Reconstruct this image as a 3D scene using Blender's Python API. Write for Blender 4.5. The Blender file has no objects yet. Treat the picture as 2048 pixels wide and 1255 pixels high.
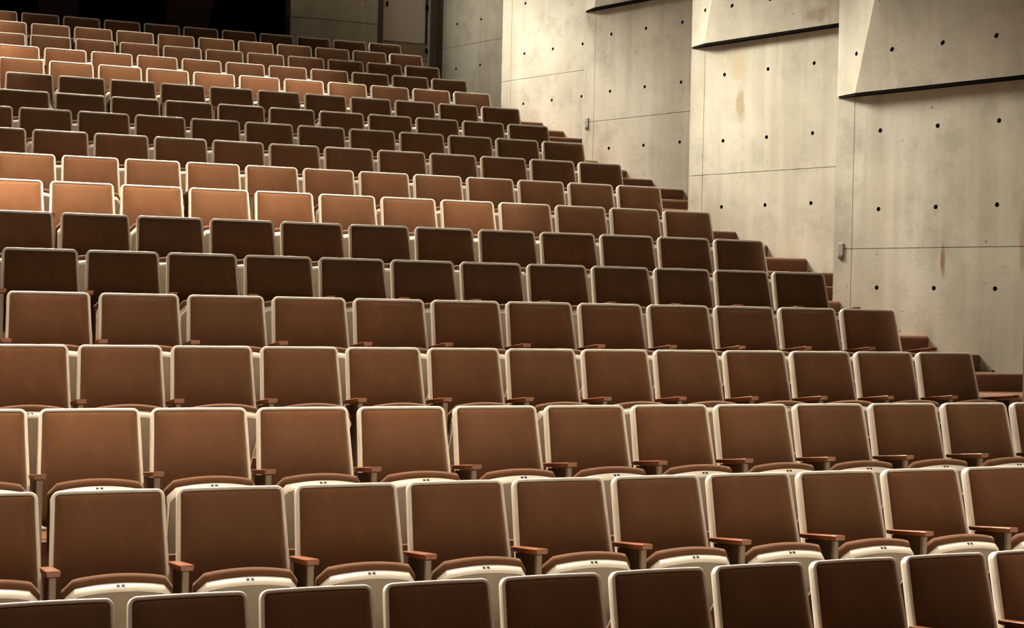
import bpy, bmesh, math, random
from mathutils import Vector, Matrix

random.seed(7)
scene = bpy.context.scene
COL = scene.collection

# ------------------------------------------------------------------ camera
EYE = 2.17                       # eye height above the floor of the lowest row in view (world z = 0)
cam_d = bpy.data.cameras.new('camera')
cam = bpy.data.objects.new('camera', cam_d)
COL.objects.link(cam)
R_ = Vector((0.92582956, -0.37732641, 0.02154999))
U_ = Vector((-0.01657918, 0.01641717, 0.99972777))
D_ = Vector((0.37757748, 0.9259348, -0.00894374))
m3 = Matrix((R_, U_, -D_)).transposed()
cam.matrix_world = Matrix.Translation((0, 0, EYE)) @ m3.to_4x4()
cam_d.sensor_fit = 'HORIZONTAL'
cam_d.sensor_width = 36.0
cam_d.lens = 3050.0 / 2048.0 * 36.0
cam_d.clip_start = 0.1
cam_d.clip_end = 200
scene.camera = cam

# ------------------------------------------------------------------ world and exposure
scene.view_settings.view_transform = 'Standard'
scene.view_settings.look = 'None'
scene.view_settings.exposure = 0.0
scene.view_settings.gamma = 1.0
scene.view_settings.use_curve_mapping = False
world = bpy.data.worlds.new('hall_ambient')
scene.world = world
world.use_nodes = True
world.node_tree.nodes['Background'].inputs[0].default_value = (1.0, 0.94, 0.84, 1)
world.node_tree.nodes['Background'].inputs[1].default_value = 0.026


# ------------------------------------------------------------------ ceiling lamps and added row lights
def zfloor(y):
    return 0.3167 * (y - 6.15)


def lamp(name, target, off, energy, cone, blend=0.7, col=(1.0, 0.80, 0.58), rad=0.06):
    d = bpy.data.lights.new(name, 'SPOT')
    d.energy = energy
    d.color = col
    d.spot_size = math.radians(cone)
    d.spot_blend = blend
    d.shadow_soft_size = rad
    o = bpy.data.objects.new(name, d)
    COL.objects.link(o)
    t = Vector(target)
    p = t + Vector(off)
    o.location = p
    o.rotation_euler = (t - p).to_track_quat('-Z', 'Y').to_euler()
    return o


def strip(x, y, z, length, energy, off, spread, col=(1.0, 0.80, 0.58), width=0.06, name='added_row_light'):
    """area light strip across the hall: long in x, beam limited by its spread"""
    d = bpy.data.lights.new(name, 'AREA')
    d.shape = 'RECTANGLE'
    d.size = length
    d.size_y = width
    d.energy = energy
    d.color = col
    d.spread = math.radians(spread)
    o = bpy.data.objects.new(name, d)
    COL.objects.link(o)
    t = Vector((x, y, z))
    p = t + Vector(off)
    o.location = p
    zax = (p - t).normalized()
    xax = Vector((1, 0, 0))
    yax = zax.cross(xax)
    o.rotation_euler = Matrix((xax, yax, zax)).transposed().to_euler()
    return o


# added light strips, each tuned to its row's brightness, front rows first: watts of the four sections from the middle of the hall to the aisle
ROW_W = [
    (1.45, 1.29, 1.16, 5.0), (4.94, 4.22, 4.12, 4.02), (12.46, 9.72, 6.27, 3.82), (7.53, 5.77, 4.22, 2.46),
    (6.09, 3.77, 1.75, 1.27), (0.25, 0.21, 0.16, 0.09), (1.38, 0.18, 0.11, 0.17), (39.01, 22.89, 13.59, 2.28),
    (23.23, 15.1, 8.11, 3.14), (1.03, 1.84, 1.12, 0.26), (1.37, 0.5, 0.24, 0.06), (0.31, 0.27, 0.15, 0.04),
    (6.31, 0.41, 0.19, 0.05), (14.05, 16.0, 17.92, 4.45), (42.16, 12.75, 7.98, 0.21), (17.68, 5.51, 4.3, 0.15),
    (30.27, 5.95, 4.88, 1.67), (22.3, 0.6, 0.31, 0.06)]
ROW_YZ = [(6.149, -1.206), (7.059, -0.894), (7.986, -0.594), (8.928, -0.302), (9.839, -0.005), (10.766, 0.286), (11.689, 0.580), (12.615, 0.873),
          (13.547, 1.162), (14.466, 1.461), (15.389, 1.759), (16.312, 2.037), (17.239, 2.340), (18.165, 2.626), (19.091, 2.912), (20.016, 3.201),
          (20.940, 3.500), (21.865, 3.789)]
SECT_X = [(0.2, 2.0), (2.2, 2.0), (4.2, 2.0), (6.2, 2.0)]
for (ry, rz), ws in zip(ROW_YZ, ROW_W):
    for (sx, sl), w in zip(SECT_X, ws):
        if w > 0:
            strip(sx, ry - 0.06, rz + EYE - 0.15, sl, w, (0, 0.0, 4.0), 17)
# rear ceiling battens: steep light from behind that rims every chair
for (y, en) in [(10.0, 110), (12.5, 110), (15.0, 105), (17.5, 105), (20.0, 105), (22.5, 70)]:
    strip(3.3, y - 4.2, zfloor(y - 4.2) + 0.9, 7.0, en, (0, 4.2, 4.8), 28, col=(1.0, 0.88, 0.74), width=0.15, name='ceiling_batten_lamp')
# wall washers across the hall, each aimed along the wall at one bay
for (x, y, z, en, off, cone) in [(8.7, 10.4, 0.60, 1650, (-2.7, 4.0, 3.4), 44), (8.6, 13.5, 1.50, 3500, (-3.3, 3.2, 3.3), 42),
                                 (8.6, 16.3, 1.60, 1500, (-3.2, 3.2, 3.5), 42), (8.6, 19.5, 3.0, 4100, (-3.2, 3.2, 3.1), 40),
                                 (8.5, 22.3, 4.2, 600, (-3.0, 0.3, 2.9), 44)]:
    lamp('wall_washer_lamp', (x, y, z + EYE), off, en, cone, 0.9, rad=0.8, col=(1.0, 0.95, 0.82))
# downlights over the aisle steps
for y in (7.5, 9.5, 11.5, 13.5, 15.5, 17.5, 19.5):
    lamp('aisle_down_lamp', (7.9, y, zfloor(y)), (0, 0.3, 5.2), 1500, 25, 0.9, rad=0.1, col=(1.0, 0.86, 0.72))


# ------------------------------------------------------------------ materials
def mat(name, base, rough=0.7, spec=0.4, metal=0.0, sheen=0.0):
    m = bpy.data.materials.new(name)
    m.use_nodes = True
    b = m.node_tree.nodes['Principled BSDF']
    b.inputs['Base Color'].default_value = (*base, 1)
    b.inputs['Roughness'].default_value = rough
    b.inputs['Metallic'].default_value = metal
    b.inputs['Specular IOR Level'].default_value = spec
    if sheen:
        b.inputs['Sheen Weight'].default_value = sheen
        b.inputs['Sheen Roughness'].default_value = 0.5
        b.inputs['Sheen Tint'].default_value = (1.0, 0.78, 0.5, 1)
    return m, m.node_tree, b


def N(nt, typ, **kw):
    n = nt.nodes.new(typ)
    for k, v in kw.items():
        setattr(n, k, v)
    return n


def mixcol(nt, fac, a, b, blend='MIX'):
    n = nt.nodes.new('ShaderNodeMix')
    n.data_type = 'RGBA'
    n.blend_type = blend
    for sock, val in ((n.inputs[0], fac), (n.inputs[6], a), (n.inputs[7], b)):
        if isinstance(val, (int, float)):
            sock.default_value = val
        elif isinstance(val, tuple):
            sock.default_value = (*val, 1)
        else:
            nt.links.new(val, sock)
    return n.outputs[2]


def noise(nt, vec, scale, detail=3, rough=0.55, stretch=None):
    if stretch:
        mp = nt.nodes.new('ShaderNodeMapping')
        mp.inputs['Scale'].default_value = stretch
        nt.links.new(vec, mp.inputs[0])
        vec = mp.outputs[0]
    n = nt.nodes.new('ShaderNodeTexNoise')
    n.inputs['Scale'].default_value = scale
    n.inputs['Detail'].default_value = detail
    n.inputs['Roughness'].default_value = rough
    nt.links.new(vec, n.inputs['Vector'])
    return n.outputs['Fac']


def ramp(nt, val, a, b, lo=0.0, hi=1.0):
    n = nt.nodes.new('ShaderNodeMapRange')
    n.interpolation_type = 'SMOOTHSTEP'
    n.inputs[1].default_value = a
    n.inputs[2].default_value = b
    n.inputs[3].default_value = lo
    n.inputs[4].default_value = hi
    nt.links.new(val, n.inputs[0])
    return n.outputs[0]


def mathn(nt, op, a, b):
    n = nt.nodes.new('ShaderNodeMath')
    n.operation = op
    for s, v in ((n.inputs[0], a), (n.inputs[1], b)):
        if isinstance(v, (int, float)):
            s.default_value = v
        else:
            nt.links.new(v, s)
    return n.outputs[0]


def bump(nt, b, h, strength, dist):
    n = nt.nodes.new('ShaderNodeBump')
    n.inputs['Strength'].default_value = strength
    n.inputs['Distance'].default_value = dist
    nt.links.new(h, n.inputs['Height'])
    nt.links.new(n.outputs[0], b.inputs['Normal'])


def fabric(name, base, worn):
    m, nt, b = mat(name, base, 0.92, 0.12, sheen=0.2)
    tc = N(nt, 'ShaderNodeTexCoord').outputs['Object']
    oi = N(nt, 'ShaderNodeObjectInfo').outputs['Random']
    n1 = noise(nt, tc, 9, 3, stretch=(1.6, 1, 0.5))
    c = mixcol(nt, ramp(nt, n1, 0.45, 0.75, 0, 0.5), base, worn)
    n2 = noise(nt, tc, 420, 2)
    c = mixcol(nt, 0.35, c, mixcol(nt, n2, (0.25, 0.25, 0.25), (1, 1, 1)), 'MULTIPLY')
    c = mixcol(nt, ramp(nt, oi, 0, 1, 0.0, 0.22), c, (0.085, 0.052, 0.029))
    nt.links.new(c, b.inputs['Base Color'])
    bump(nt, b, n2, 0.25, 0.002)
    return m


def concrete(name, base, dark, stains=()):
    m, nt, b = mat(name, base, 0.82, 0.25)
    tc = N(nt, 'ShaderNodeTexCoord').outputs['Object']
    big = noise(nt, tc, 0.9, 4)
    c = mixcol(nt, ramp(nt, big, 0.35, 0.70, 0, 0.75), base, dark)
    blot = noise(nt, tc, 3.1, 5, 0.65)
    c = mixcol(nt, ramp(nt, blot, 0.46, 0.72, 0, 0.60), c, tuple(v * 0.85 for v in dark))
    st = noise(nt, tc, 1.0, 3, 0.6, (3.2, 3.2, 0.22))
    c = mixcol(nt, ramp(nt, st, 0.50, 0.70, 0, 0.65), c, dark)
    st2 = noise(nt, tc, 1.0, 2, 0.5, (5.5, 5.5, 0.25))
    c = mixcol(nt, ramp(nt, st2, 0.48, 0.72, 0, 0.40), c, tuple(min(1, v * 1.14) for v in base))
    pit = noise(nt, tc, 15, 2, 0.5)
    c = mixcol(nt, ramp(nt, pit, 0.735, 0.76, 0, 0.6), c, tuple(v * 0.35 for v in dark))
    fine = noise(nt, tc, 38, 4)
    c = mixcol(nt, ramp(nt, fine, 0.3, 0.8, 0, 0.16), c, tuple(v * 0.6 for v in dark))
    # rust and water marks: soft edged patches around a point, broken up by noise
    for (cx, cy, cz, sx, sz, colr, amt) in stains:
        mp = N(nt, 'ShaderNodeMapping', vector_type='POINT')
        mp.inputs['Location'].default_value = (-cx / sx, -cy / sx, -cz / sz)
        mp.inputs['Scale'].default_value = (1 / sx, 1 / sx, 1 / sz)
        nt.links.new(tc, mp.inputs[0])
        ln = N(nt, 'ShaderNodeVectorMath', operation='LENGTH')
        nt.links.new(mp.outputs[0], ln.inputs[0])
        nz = noise(nt, tc, 9.0, 5, 0.65, (1, 1, 0.45))
        dist = mathn(nt, 'ADD', ln.outputs['Value'], mathn(nt, 'MULTIPLY', mathn(nt, 'SUBTRACT', nz, 0.5), 1.9))
        c = mixcol(nt, ramp(nt, dist, 0.45, 1.05, amt, 0.0), c, colr)
    nt.links.new(c, b.inputs['Base Color'])
    bump(nt, b, fine, 0.25, 0.004)
    return m


M = {}
M['fabric'] = fabric('brown_upholstery', (0.148, 0.064, 0.029), (0.185, 0.085, 0.040))
M['fabric_seat'] = fabric('brown_seat_upholstery', (0.165, 0.070, 0.034), (0.200, 0.090, 0.045))
mm, nt, b = mat('cream_enamel', (0.90, 0.84, 0.73), 0.38, 0.5)
tc = N(nt, 'ShaderNodeTexCoord').outputs['Object']
nt.links.new(mixcol(nt, ramp(nt, noise(nt, tc, 14, 4), 0.5, 0.8, 0, 0.25), (0.90, 0.84, 0.73), (0.74, 0.66, 0.53)), b.inputs['Base Color'])
M['cream'] = mm
mm, nt, b = mat('armrest_wood', (0.30, 0.10, 0.035), 0.28, 0.5)
tc = N(nt, 'ShaderNodeTexCoord').outputs['Object']
g = noise(nt, tc, 6, 4, 0.6, (14, 1.2, 14))
nt.links.new(mixcol(nt, g, (0.17, 0.050, 0.018), (0.36, 0.125, 0.042)), b.inputs['Base Color'])
M['wood'] = mm
M['metal'] = mat('taupe_enamel', (0.22, 0.17, 0.11), 0.45, 0.4)[0]
mm, nt, b = mat('brown_side_panel', (0.07, 0.038, 0.022), 0.6, 0.3)
tc = N(nt, 'ShaderNodeTexCoord').outputs['Object']
nt.links.new(mixcol(nt, noise(nt, tc, 30, 3), (0.055, 0.03, 0.018), (0.10, 0.055, 0.03)), b.inputs['Base Color'])
M['panel'] = mm
M['pan'] = mat('taupe_seat_pan', (0.27, 0.23, 0.175), 0.6, 0.3)[0]
M['print'] = mat('black_print', (0.012, 0.011, 0.010), 0.6)[0]
mm, nt, b = mat('brown_carpet', (0.16, 0.075, 0.045), 0.97, 0.05, sheen=0.3)
tc = N(nt, 'ShaderNodeTexCoord').outputs['Object']
n2 = noise(nt, tc, 160, 3)
nt.links.new(mixcol(nt, n2, (0.10, 0.046, 0.030), (0.27, 0.14, 0.095)), b.inputs['Base Color'])
bump(nt, b, n2, 0.7, 0.006)
M['carpet'] = mm
CB, CD = (0.60, 0.55, 0.44), (0.42, 0.375, 0.28)
M['concrete'] = concrete('board_marked_concrete', CB, CD)
M['core'] = mat('joint_mortar', (0.26, 0.22, 0.16), 0.9, 0.1)[0]
M['hole'] = mat('tie_hole_plug', (0.035, 0.028, 0.020), 0.9, 0.1)[0]
M['shade_and_hinge'] = mat('soffit_shade_and_hinge_black', (0.006, 0.0045, 0.004), 0.9, 0.05)[0]  # black that paints the shade under the overhangs; also colours the door hinges
M['greymetal'] = mat('grey_box_metal', (0.34, 0.32, 0.28), 0.5, 0.4, 0.2)[0]
M['board'] = mat('pale_grey_board', (0.66, 0.60, 0.52), 0.8, 0.2)[0]
M['doorbrown'] = mat('dark_brown_door', (0.10, 0.078, 0.055), 0.7, 0.3)[0]
M['doorlow'] = mat('brown_door_board', (0.36, 0.27, 0.19), 0.8, 0.2)[0]
mm, nt, b = mat('unlit_room_black', (0.004, 0.003, 0.003), 0.98, 0.02)  # near-black colour paints in the darkness of the unlit rear room
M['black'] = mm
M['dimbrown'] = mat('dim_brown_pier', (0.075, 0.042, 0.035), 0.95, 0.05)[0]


# ------------------------------------------------------------------ mesh helpers
def add_obj(name, me, parent=None, mats=()):
    if isinstance(me, bmesh.types.BMesh):
        bm = me
        bmesh.ops.recalc_face_normals(bm, faces=bm.faces)
        me = bpy.data.meshes.new(name)
        bm.to_mesh(me)
        bm.free()
    for mt in mats:
        me.materials.append(M[mt])
    o = bpy.data.objects.new(name, me)
    COL.objects.link(o)
    if parent:
        o.parent = parent
    return o


def smooth(o, ang=40):
    me = o.data
    me.polygons.foreach_set('use_smooth', [True] * len(me.polygons))
    bm = bmesh.new()
    bm.from_mesh(me)
    a = math.radians(ang)
    for e in bm.edges:
        e.smooth = (len(e.link_faces) == 2 and e.calc_face_angle(0) < a)
    bm.to_mesh(me)
    bm.free()
    return o


def tag(o, label=None, cat=None, group=None, kind=None):
    for k, v in (('label', label), ('category', cat), ('group', group), ('kind', kind)):
        if v:
            o[k] = v
    return o


def empty(name, loc=(0, 0, 0)):
    o = bpy.data.objects.new(name, None)
    o.empty_display_size = 0.1
    o.location = loc
    COL.objects.link(o)
    return o


def box(bm, lo, hi, bev=0.0, seg=2):
    vs = [bm.verts.new((x, y, z)) for z in (lo[2], hi[2]) for y in (lo[1], hi[1]) for x in (lo[0], hi[0])]
    fs = [(0, 2, 3, 1), (4, 5, 7, 6), (0, 1, 5, 4), (2, 6, 7, 3), (0, 4, 6, 2), (1, 3, 7, 5)]
    ff = [bm.faces.new([vs[i] for i in f]) for f in fs]
    if bev:
        es = list({e for f in ff for e in f.edges})
        bmesh.ops.bevel(bm, geom=es, offset=bev, segments=seg, affect='EDGES', profile=0.5)
    return vs


def loops(bm, rings, cap0=True, cap1=True):
    """bridge equal-length rings of points"""
    vr = [[bm.verts.new(p) for p in r] for r in rings]
    n = len(vr[0])
    for a, c in zip(vr, vr[1:]):
        for i in range(n):
            j = (i + 1) % n
            bm.faces.new((a[i], a[j], c[j], c[i]))
    if cap0:
        bm.faces.new(vr[0])
    if cap1:
        bm.faces.new(vr[-1])


def round_poly(pts, rads, seg=5):
    """closed polygon with rounded corners; returns points"""
    out = []
    n = len(pts)
    for i in range(n):
        p = Vector(pts[i])
        a = Vector(pts[i - 1])
        c = Vector(pts[(i + 1) % n])
        u = (a - p).normalized()
        v = (c - p).normalized()
        half = u.angle(v) / 2
        r = rads[i]
        t = r / math.tan(half)
        s = p + u * t
        e = p + v * t
        cen = p + (u + v).normalized() * (r / math.sin(half))
        a0 = math.atan2(s.y - cen.y, s.x - cen.x)
        a1 = math.atan2(e.y - cen.y, e.x - cen.x)
        d = (a1 - a0 + math.pi) % (2 * math.pi) - math.pi
        for k in range(seg + 1):
            w = a0 + d * k / seg
            out.append(Vector((cen.x + r * math.cos(w), cen.y + r * math.sin(w))))
    return out


# ------------------------------------------------------------------ measured layout
# left top corner of the first fully measured chair x0, seat pitch s, y of the top rim, z of the top rim (camera height 0), chairs from there to the aisle
ROWS = [(0.893, 0.5314, 6.149, -1.206, 12), (0.680, 0.5570, 7.059, -0.894, 12), (0.702, 0.5550, 7.986, -0.594, 12),
        (0.991, 0.5244, 8.928, -0.302, 12), (0.663, 0.5516, 9.839, -0.005, 12), (0.691, 0.5459, 10.766, 0.286, 12),
        (1.156, 0.5509, 11.689, 0.580, 11), (1.161, 0.5487, 12.615, 0.873, 11), (1.339, 0.5279, 13.547, 1.162, 11),
        (1.168, 0.5446, 14.466, 1.461, 11), (1.114, 0.5482, 15.389, 1.759, 11), (1.534, 0.5579, 16.312, 2.037, 10),
        (1.104, 0.5474, 17.239, 2.340, 11), (1.635, 0.5461, 18.165, 2.626, 10), (1.659, 0.5458, 19.091, 2.912, 10),
        (1.568, 0.5482, 20.016, 3.201, 10), (1.649, 0.5458, 20.940, 3.500, 10), (1.595, 0.5483, 21.865, 3.789, 10)]
HC = 0.96                       # chair height
RISE, RUN = 0.2929, 0.9249


def row_floor(i):               # i = 0..17
    return ROWS[i][3] + EYE - HC


# ------------------------------------------------------------------ floor: seating tiers and carpeted aisle steps
AISLE_X = 7.40
floor = add_obj('floor', (lambda bm: (box(bm, (-3.5, 2.0, -0.62), (9.9, 23.6, -0.42)), bm)[1])(bmesh.new()), None, ['carpet'])
tag(floor, 'brown carpeted stepped floor under the rows of chairs', 'floor', kind='structure')
for i in range(18):
    y0 = 2.0 if i == 0 else ROWS[i - 1][2] - 0.04
    y1 = ROWS[i][2] - 0.04 if i < 17 else 23.62
    bm = bmesh.new()
    box(bm, (-3.5, y0, -0.42), (AISLE_X, y1, row_floor(i) if i else row_floor(0)))
    add_obj('tier', bm, floor, ['carpet'])


def step(y0, y1, z, z0):
    """carpet covered step with rounded nose, profile in y-z"""
    r = 0.035
    prof = [(y1, z0), (y0 + 0.012, z0)]
    prof += [(y0 + 0.004, z - 0.09)]
    for k in range(6):
        a = math.pi - math.pi / 2 * k / 5
        prof.append((y0 + r + r * math.cos(a), z - r + r * math.sin(a)))
    prof.append((y1, z))
    bm = bmesh.new()
    rings = [[(x, y, zz) for (y, zz) in prof] for x in (AISLE_X, 9.45)]
    loops(bm, rings)
    return smooth(add_obj('aisle_step', bm, floor, ['carpet']), 35)


for i in range(18):
    zf = row_floor(i)
    ynose = (ROWS[i - 1][2] - 0.04) if i else ROWS[0][2] - 0.965
    yhalf = ynose + 0.50
    ynext = ROWS[i][2] - 0.04
    step(ynose, yhalf, zf, -0.42)
    if i < 17:
        step(yhalf, ynext, zf + RISE / 2, -0.42)
    else:
        step(yhalf, 23.6, zf, -0.42)

# ------------------------------------------------------------------ right wall: sawtooth bays of concrete panels
SCL = 1.008
O0 = Vector((8.35993 * SCL, 11.6740 * SCL, 1.62430 * SCL + EYE))
STEP = Vector((-0.0028, 2.85023, 0.87642)) * SCL
EV = Vector((0.31757, -0.94824, 0))      # along a bay, towards the stage
NV = Vector((0.94824, 0.31757, 0))       # out of the room
HA, HB = 0.6076 * SCL, 0.7180 * SCL                  # tie hole spacing
T_L, T_J, T_R = -0.495 * SCL, -0.290 * SCL, 2.50 * SCL
Z_LEDGE, Z_J, Z_B = 0.342 * SCL, -1.077 * SCL, -3.3
Z_TOP = 3.4
THK = 0.06
JG = 0.003                              # half joint width


def bay_origin(m):
    o = O0 + STEP * m
    if m == -1:
        o = o + Vector((-0.20, 0, 0))
    return o


core_bm = bmesh.new()
for m in range(-1, 5):
    o = bay_origin(m)
    def P(t, z, d=0.0):
        return o + EV * t + NV * d + Vector((0, 0, z))
    tl = T_L + 0.004 if m < 4 else -0.62
    tr = T_R if m > -1 else 1.2
    zb = Z_B
    a, c = P(tl, 0, THK), P(tr, 0, THK)
    q = [(a.x, a.y), (c.x, c.y), (9.9, c.y), (9.9, a.y)]
    loops(core_bm, [[(x, y, o.z + zb) for x, y in q], [(x, y, o.z + Z_TOP) for x, y in q]])
wall = add_obj('wall_right', core_bm, None, ['core'])
tag(wall, 'sawtooth board-formed concrete side wall beside the aisle steps', 'wall', kind='structure')


def panel_with_holes(name, fpt, t0, t1, z0, z1, holes, matname, parent, thk=THK, rad=0.021, corners=None):
    """slab in local (t, z) with real round holes, mapped by fpt(t, z, depth)"""
    bm = bmesh.new()
    outer = corners or [(t0, z0), (t1, z0), (t1, z1), (t0, z1)]
    ov = [bm.verts.new((t, 0, z)) for t, z in outer]
    es = [bm.edges.new((ov[k], ov[(k + 1) % len(ov)])) for k in range(len(ov))]
    hv = []
    for (ht, hz) in holes:
        ring = [bm.verts.new((ht + rad * math.cos(2 * math.pi * k / 14), 0, hz + rad * math.sin(2 * math.pi * k / 14))) for k in range(14)]
        es += [bm.edges.new((ring[k], ring[(k + 1) % 14])) for k in range(14)]
        hv.append(ring)
    bmesh.ops.triangle_fill(bm, use_beauty=True, use_dissolve=False, edges=es)
    for f in bm.faces:
        f.material_index = 0
    # rims
    back = [bm.verts.new((v.co.x, thk, v.co.z)) for v in ov]
    for k in range(len(ov)):
        j = (k + 1) % len(ov)
        bm.faces.new((ov[k], ov[j], back[j], back[k]))
    for ring in hv:
        cen = sum((v.co for v in ring), Vector()) / len(ring)
        bk = [bm.verts.new((cen.x + (v.co.x - cen.x) * 0.8, thk * 0.75, cen.z + (v.co.z - cen.z) * 0.8)) for v in ring]
        for k in range(14):
            j = (k + 1) % 14
            f = bm.faces.new((ring[k], ring[j], bk[j], bk[k]))
            f.material_index = 1
        f = bm.faces.new(bk)
        f.material_index = 1
    bmesh.ops.recalc_face_normals(bm, faces=bm.faces)
    for v in bm.verts:
        v.co = fpt(v.co.x, v.co.z, v.co.y)
    return add_obj(name, bm, parent, [matname, 'hole'])


STAINS = {
    1: [(8.50, 14.41, 2.20 + EYE, 0.080, 0.24, (0.34, 0.255, 0.145), 0.75), (8.49, 14.45, 2.64 + EYE, 0.13, 0.22, (0.46, 0.36, 0.23), 0.7),
        (8.74, 13.37, 3.00 + EYE, 0.20, 0.10, (0.33, 0.25, 0.15), 0.7)],
    0: [(8.648, 11.108, 0.44 + EYE, 0.030, 0.16, (0.26, 0.14, 0.07), 0.85), (8.90, 10.36, 0.62 + EYE, 0.05, 0.35, (0.36, 0.22, 0.12), 0.6)],
}
for m in range(-1, 5):
    o = bay_origin(m)

    def fp(t, z, d, o=o):
        return o + EV * t + NV * d + Vector((0, 0, z))
    mname = 'concrete'
    if m in STAINS:
        mname = 'concrete%d' % m
        M[mname] = concrete('board_marked_concrete_stained', CB, CD, STAINS[m])
    tl = T_L if m < 4 else -0.60
    tr = 2.40 if m > -1 else 1.1
    rows_z = [0, -HB, -2 * HB, -3 * HB]
    cols_t = [k * HA for k in range(4 if m > -1 else 2)]
    # narrow edge strip: upper and lower pieces
    panel_with_holes('concrete_panel', fp, tl, T_J - JG, Z_J + JG, Z_LEDGE - 0.012, [], mname, wall)
    panel_with_holes('concrete_panel', fp, tl, T_J - JG, Z_B, Z_J - JG, [], mname, wall)
    # broad pieces with tie holes
    panel_with_holes('concrete_panel', fp, T_J + JG, tr, Z_J + JG, Z_LEDGE - 0.012, [(t, z) for t in cols_t for z in rows_z[:2]], mname, wall)
    panel_with_holes('concrete_panel', fp, T_J + JG, tr, Z_B, Z_J - JG, [(t, z) for t in cols_t for z in rows_z[2:]], mname, wall)
    # upper part: side return facing the seats and overhanging reflector panel
    pl = fp(T_L, Z_LEDGE, 0)                         # left end of the ledge
    fold_y = pl.y - 0.282                            # fold at the ledge
    slope = 0.334                                    # fold moves this much towards the stage per metre of height
    ztop = Z_TOP
    hz = ztop - Z_LEDGE

    def fret(t, z, d, pl=pl):                        # t = distance towards the stage on the plane x = const
        return Vector((pl.x + d, pl.y - t, pl.z + (z - Z_LEDGE)))
    panel_with_holes('concrete_panel', fret, 0, 0, 0, 0, [(0.295, Z_LEDGE + 0.375)], mname, wall,
                     corners=[(0.0, Z_LEDGE + 0.012), (0.282 + 0.012 * slope, Z_LEDGE + 0.012), (0.282 + hz * slope, ztop), (0.0, ztop)])
    fb = Vector((pl.x, fold_y, pl.z))
    ud = Vector((0, -slope, 1.0))                    # along the fold, per metre of height
    nrm = EV.cross(ud).normalized()
    if nrm.dot(NV) < 0:
        nrm = -nrm

    def fov(t, z, d, fb=fb, ud=ud, nrm=nrm):         # z = height above the ledge
        return fb + EV * t + ud * z + nrm * d
    tr2 = 2.25 if m > -1 else 0.8
    panel_with_holes('concrete_panel', fov, 0, tr2, 0.012, hz, [(0.315 + 0.53 * k, 0.365 + HB * j) for k in range(3 if m > -1 else 1) for j in range(3)], mname, wall)
    # near-black strip painting in the soffit's shade between lower wall and overhang
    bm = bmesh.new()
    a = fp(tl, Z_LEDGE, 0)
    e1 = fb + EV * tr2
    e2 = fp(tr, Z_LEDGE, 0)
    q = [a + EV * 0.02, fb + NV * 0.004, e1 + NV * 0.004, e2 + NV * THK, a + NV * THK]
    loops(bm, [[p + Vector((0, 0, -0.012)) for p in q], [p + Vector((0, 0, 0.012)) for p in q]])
    add_obj('soffit_shade_strip', bm, wall, ['shade_and_hinge'])

# small wall boxes on the edge strips of two bays
for m, lab in ((0, 'small pale grey metal wall box on the concrete edge strip beside the rust-streaked panel'),
               (2, 'small dull grey metal wall box on the concrete edge strip higher up the aisle')):
    o = bay_origin(m)
    base = o + EV * (-0.413) + Vector((0, 0, -1.10))
    t = empty('wall_box', base)
    t.rotation_euler = (0, 0, math.atan2(EV.y, EV.x))
    bm = bmesh.new()
    box(bm, (-0.030, -0.012, -0.050), (0.030, 0.0, 0.070), 0.004)
    add_obj('cover', bm, t, ['greymetal'])
    bm = bmesh.new()
    box(bm, (-0.026, -0.014, -0.078), (0.026, 0.0, -0.051), 0.004)
    add_obj('lamp_slot', bm, t, ['doorbrown'])
    tag(t, lab, 'wall box')

# ------------------------------------------------------------------ rear wall, door and dark opening
YB = 23.62
ZT = EYE + 7.2
zr = row_floor(17)
bm = bmesh.new()
box(bm, (5.76, YB + 0.06, zr - 0.6), (7.195, YB + 0.35, ZT))
box(bm, (7.195, YB + 0.06, zr + 2.6), (8.9, YB + 0.35, ZT))
box(bm, (7.195, YB + 0.14, zr - 0.6), (8.9, YB + 0.35, zr + 2.6))
back = add_obj('wall_back', bm, None, ['core'])
tag(back, 'dim concrete rear wall behind the last row of chairs', 'wall', kind='structure')


def fback(t, z, d):
    return Vector((t, YB + d, z))


zj = EYE + 4.39
panel_with_holes('concrete_panel', fback, 5.76, 7.195, zr - 0.6, zj - 0.005, [], 'concrete', back)
panel_with_holes('concrete_panel', fback, 5.76, 7.195, zj + 0.005, ZT, [(6.97, zj + 0.38), (6.36, zj + 0.38), (6.97, zj + 1.1), (6.36, zj + 1.1)], 'concrete', back)
door = empty('door_1', (7.64, YB + 0.05, zr))
tag(door, 'door with pale grey upper board and brown lower board in rear wall', 'door', kind='structure')
def dbox(name, lo, hi, mt, bev=0.0, par=door):
    bm = bmesh.new()
    L = Vector((7.64, YB + 0.05, zr))
    box(bm, Vector(lo) - L, Vector(hi) - L, bev)
    return add_obj(name, bm, par, [mt])
dz = EYE
dbox('door_frame', (7.20, YB - 0.02, zr), (7.275, YB + 0.12, zr + 2.6), 'doorbrown')
dbox('door_frame', (8.085, YB - 0.04, zr), (8.19, YB + 0.12, zr + 2.6), 'doorbrown')
dbox('door_leaf', (7.275, YB + 0.06, zr), (8.085, YB + 0.12, zr + 2.6), 'doorbrown')
dbox('upper_board', (7.285, YB + 0.03, dz + 4.15), (8.005, YB + 0.06, zr + 2.5), 'board', 0.004)
dbox('lower_board', (7.285, YB + 0.035, dz + 3.86), (8.055, YB + 0.06, dz + 4.14), 'doorlow', 0.004)
dbox('edge_strip', (8.06, YB + 0.0, zr), (8.083, YB + 0.06, zr + 2.5), 'board')
dbox('hinge', (7.335, YB + 0.01, dz + 4.70), (7.365, YB + 0.03, dz + 4.78), 'shade_and_hinge')
dbox('hinge', (8.015, YB + 0.01, dz + 4.70), (8.045, YB + 0.06, dz + 4.78), 'shade_and_hinge')
dbox('hinge', (8.015, YB + 0.01, dz + 4.00), (8.045, YB + 0.035, dz + 4.07), 'shade_and_hinge')
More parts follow.
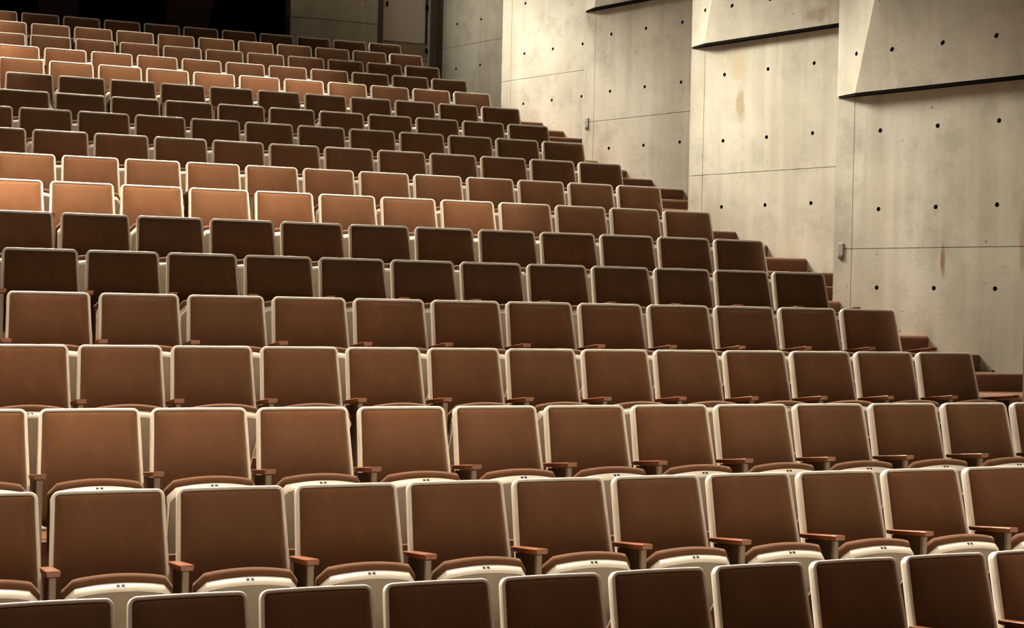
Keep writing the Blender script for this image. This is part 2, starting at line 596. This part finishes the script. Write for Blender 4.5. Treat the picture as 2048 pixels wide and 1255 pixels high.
dbox('kick_base', (7.275, YB + 0.02, zr), (8.06, YB + 0.06, dz + 3.85), 'concrete')

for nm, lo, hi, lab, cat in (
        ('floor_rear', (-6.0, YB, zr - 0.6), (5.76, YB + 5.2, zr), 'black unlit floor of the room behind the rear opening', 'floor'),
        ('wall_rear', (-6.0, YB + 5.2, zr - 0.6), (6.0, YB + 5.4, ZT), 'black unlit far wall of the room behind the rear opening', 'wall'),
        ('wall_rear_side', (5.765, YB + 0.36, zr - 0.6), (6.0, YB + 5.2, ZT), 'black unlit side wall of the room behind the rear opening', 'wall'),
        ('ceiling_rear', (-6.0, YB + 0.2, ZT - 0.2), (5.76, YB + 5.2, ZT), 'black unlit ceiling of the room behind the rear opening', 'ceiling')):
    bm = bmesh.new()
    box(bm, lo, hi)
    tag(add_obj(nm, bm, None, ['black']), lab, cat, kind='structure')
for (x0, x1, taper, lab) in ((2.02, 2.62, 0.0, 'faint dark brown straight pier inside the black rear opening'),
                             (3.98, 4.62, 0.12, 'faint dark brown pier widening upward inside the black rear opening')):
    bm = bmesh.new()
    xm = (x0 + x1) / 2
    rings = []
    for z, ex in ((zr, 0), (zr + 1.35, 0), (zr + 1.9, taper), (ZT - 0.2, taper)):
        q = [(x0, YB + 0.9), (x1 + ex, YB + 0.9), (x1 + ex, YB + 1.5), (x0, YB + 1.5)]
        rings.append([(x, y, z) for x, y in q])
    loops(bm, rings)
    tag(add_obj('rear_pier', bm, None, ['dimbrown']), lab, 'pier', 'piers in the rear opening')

# ------------------------------------------------------------------ chair prototype (local: floor z = 0, faces -Y, top rim at y = 0)
S0 = 0.550
REC = 0.28                       # back recline, y per z
ZA = HC - 0.316                  # armrest height at the back


def back_outline(inset, zlo=0.37):
    ht, hb = 0.2465 - inset, 0.266 - inset
    pts = [(-hb, zlo + inset), (hb, zlo + inset), (ht, HC - inset), (-ht, HC - inset)]
    r = max(0.012, 0.036 - inset)
    base = round_poly(pts, [0.03, 0.03, r, r], 5)
    # subdivide the long edges so the back can be dished
    out = []
    n = len(base)
    for i in range(n):
        a, c = base[i], base[(i + 1) % n]
        k = 5 if i % 6 == 5 else 1
        for j in range(k):
            out.append(a.lerp(c, j / k))
    return out


def back_ring(inset, depth, bulge=0.0):
    """depth > 0 is behind the front plane"""
    pts = []
    for p in back_outline(inset):
        dish = 0.016 * (1 - (p.x / 0.26) ** 2)
        hw = 0.2465 + (HC - p.y) / 0.59 * 0.0195 - 0.018
        xn, zn = min(1.0, abs(p.x / hw)), min(1.0, abs((p.y - 0.665) / 0.277))
        roll = bulge * (1 - xn ** 6) * (1 - zn ** 2.2)
        pts.append((p.x, -(HC - p.y) * REC + depth + dish - roll, p.y - depth * REC))
    return pts


def make_chair():
    root = empty('theatre_chair')
    # backrest: cream shell
    bm = bmesh.new()
    loops(bm, [back_ring(0.018, 0.016), back_ring(0.0168, 0.003), back_ring(0.0145, 0.0005), back_ring(0.006, 0.0), back_ring(0.0015, 0.003),
               back_ring(0.0, 0.009), back_ring(0.0, 0.040), back_ring(0.006, 0.056), back_ring(0.03, 0.066)])
    shell = smooth(add_obj('backrest_shell', bm, root, ['cream']), 50)
    bm = bmesh.new()
    ins = [0.0182, 0.0182, 0.022, 0.028, 0.036, 0.046, 0.058, 0.072, 0.088, 0.106, 0.126, 0.148, 0.172, 0.198, 0.22]
    dep = [0.015, 0.007, 0.002, -0.001, -0.003] + [-0.004] * 10
    loops(bm, [back_ring(i_, d_, 0.052) for i_, d_ in zip(ins, dep)], cap0=False)
    smooth(add_obj('backrest_cushion', bm, shell, ['fabric']), 80)
    # seat, tipped half up; local frame: v along the seat to its front edge, w from underside to cushion
    TIP = math.radians(54)
    vd = Vector((0, -math.cos(TIP), math.sin(TIP)))
    wd = Vector((0, math.sin(TIP), math.cos(TIP)))
    lip = Vector((0, -0.452, 0.587))               # centre of the lower front edge
    LEN = 0.45

    def seat_outline(inset, grow=0.0):
        hw, hb = 0.222 - inset, 0.20 - inset
        pts = []
        # front edge, convex
        fr = []
        for k in range(13):
            x = -hw + 2 * hw * k / 12
            fr.append((x, -inset - 0.034 * (x / 0.222) ** 2))
        poly = [(-hb, -LEN + inset), (hb, -LEN + inset)]
        r = 0.045 - min(0.02, inset * 0.5)
        # rounded front corners by a superellipse falloff
        side = []
        for (x, v) in reversed(fr):
            d = hw - abs(x)
            if d < r:
                v -= r - math.sqrt(max(0.0, r * r - (r - d) ** 2))
            side.append((x, v))
        poly += side
        return poly

    def seat_ring(inset, w):
        return [tuple(lip + Vector((x, 0, 0)) + vd * v + wd * w) for x, v in seat_outline(inset)]
    bm = bmesh.new()
    loops(bm, [seat_ring(0.012, 0.012), seat_ring(0.011, 0.002), seat_ring(0.0035, 0.0), seat_ring(0.0, 0.005),
               seat_ring(0.0, 0.044), seat_ring(0.004, 0.049), seat_ring(0.02, 0.050)])
    sshell = smooth(add_obj('seat_shell', bm, root, ['cream']), 40)
    bm = bmesh.new()
    loops(bm, [seat_ring(0.004, 0.0502), seat_ring(-0.006, 0.056), seat_ring(-0.011, 0.072), seat_ring(-0.009, 0.090), seat_ring(0.006, 0.106),
               seat_ring(0.04, 0.116), seat_ring(0.10, 0.120)])
    smooth(add_obj('seat_cushion', bm, sshell, ['fabric_seat']), 80)
    bm = bmesh.new()
    loops(bm, [seat_ring(0.10, -0.020), seat_ring(0.05, -0.012), seat_ring(0.013, 0.001), seat_ring(0.0125, 0.010)])
    smooth(add_obj('seat_pan', bm, sshell, ['pan']), 50)
    # printed seat number on the front lip: two small dark marks
    bm = bmesh.new()
    for x0, x1 in ((-0.017, -0.004), (0.003, 0.017)):
        q = [(x0, 0.020), (x1, 0.020), (x1, 0.034), (x0, 0.034)]
        loops(bm, [[tuple(lip + Vector((x, 0, 0)) + vd * h + wd * w) for x, w in q] for h in (-0.0005, 0.0008)])
    add_obj('seat_number', bm, sshell, ['print'])
    return root, shell, sshell


def make_arm(root, x, suffix=''):
    # armrest: a tapered wooden plank, a little higher at the front
    bm = bmesh.new()
    yb, yf = -0.103, -0.445
    zb, zf = ZA - 0.003, ZA + 0.036
    rings = []
    for (y, hw, zt, th) in ((yb, 0.026, zb, 0.020), (yb - 0.05, 0.029, zb + (zf - zb) * 0.15, 0.024), (yf + 0.03, 0.031, zf - 0.003, 0.026), (yf, 0.029, zf, 0.024)):
        rings.append([(x - hw, y, zt - 0.003), (x - hw + 0.004, y, zt), (x + hw - 0.004, y, zt), (x + hw, y, zt - 0.003),
                      (x + hw - 0.004, y, zt - th), (x - hw + 0.004, y, zt - th)])
    loops(bm, rings)
    add_obj('armrest', bm, root, ['wood'])
    bm = bmesh.new()
    prof = [(-0.135, ZA - 0.028), (-0.385, ZA + 0.001), (-0.385, 0.30), (-0.30, 0.16), (-0.20, 0.16), (-0.20, 0.36)]
    loops(bm, [[(x - 0.011, y, z) for y, z in prof], [(x + 0.011, y, z) for y, z in prof]])
    add_obj('side_panel', bm, root, ['panel'])
    bm = bmesh.new()
    box(bm, (x - 0.014, -0.412, 0.24), (x + 0.014, -0.386, ZA + 0.004), 0.004)
    box(bm, (x - 0.012, -0.24, 0.0), (x + 0.012, -0.18, 0.16))
    add_obj('support_post', bm, root, ['metal'])
    bm = bmesh.new()
    box(bm, (x - 0.03, -0.32, 0.0), (x + 0.03, -0.10, 0.012), 0.003)
    add_obj('foot_plate', bm, root, ['metal'])


proto, _, _ = make_chair()
make_arm(proto, -S0 / 2)
tmp_end = empty('theatre_chair_end')
make_arm(tmp_end, S0 / 2)
end_parts = list(tmp_end.children)


def copy_tree(o, parent):
    c = o.copy()
    COL.objects.link(c)
    c.parent = parent
    for ch in o.children:
        copy_tree(ch, c)
    return c


def ordinal(n):
    return '%d%s' % (n, 'th' if 10 <= n % 100 <= 20 else {1: 'st', 2: 'nd', 3: 'rd'}.get(n % 10, 'th'))


first = True
base_children = list(proto.children)
for i, (x0, s, y, z, n) in enumerate(ROWS):
    sc = s / S0
    rowname = ordinal(18 - i) + ' row from the rear wall' if i < 17 else 'last row by the rear wall'
    for k in range(n - 1, -3, -1):
        if first:
            r = proto
            first = False
        else:
            r = empty('theatre_chair')
            for ch in base_children:
                copy_tree(ch, r)
        r.location = (x0 + 0.2465 * sc + k * s, y, row_floor(i))
        r.scale = (sc, 1, 1)
        seatno = n - k
        if k == n - 1:
            for ch in end_parts:
                copy_tree(ch, r)
        if seatno == 1:
            lab = 'brown cream-edged theatre chair at the aisle end, ' + rowname
        else:
            lab = 'brown cream-edged theatre chair, ' + ordinal(seatno) + ' from the aisle, ' + rowname
        tag(r, lab, 'chair', 'theatre chairs in rising rows')
for ch in end_parts:
    bpy.data.objects.remove(ch)
bpy.data.objects.remove(tmp_end)
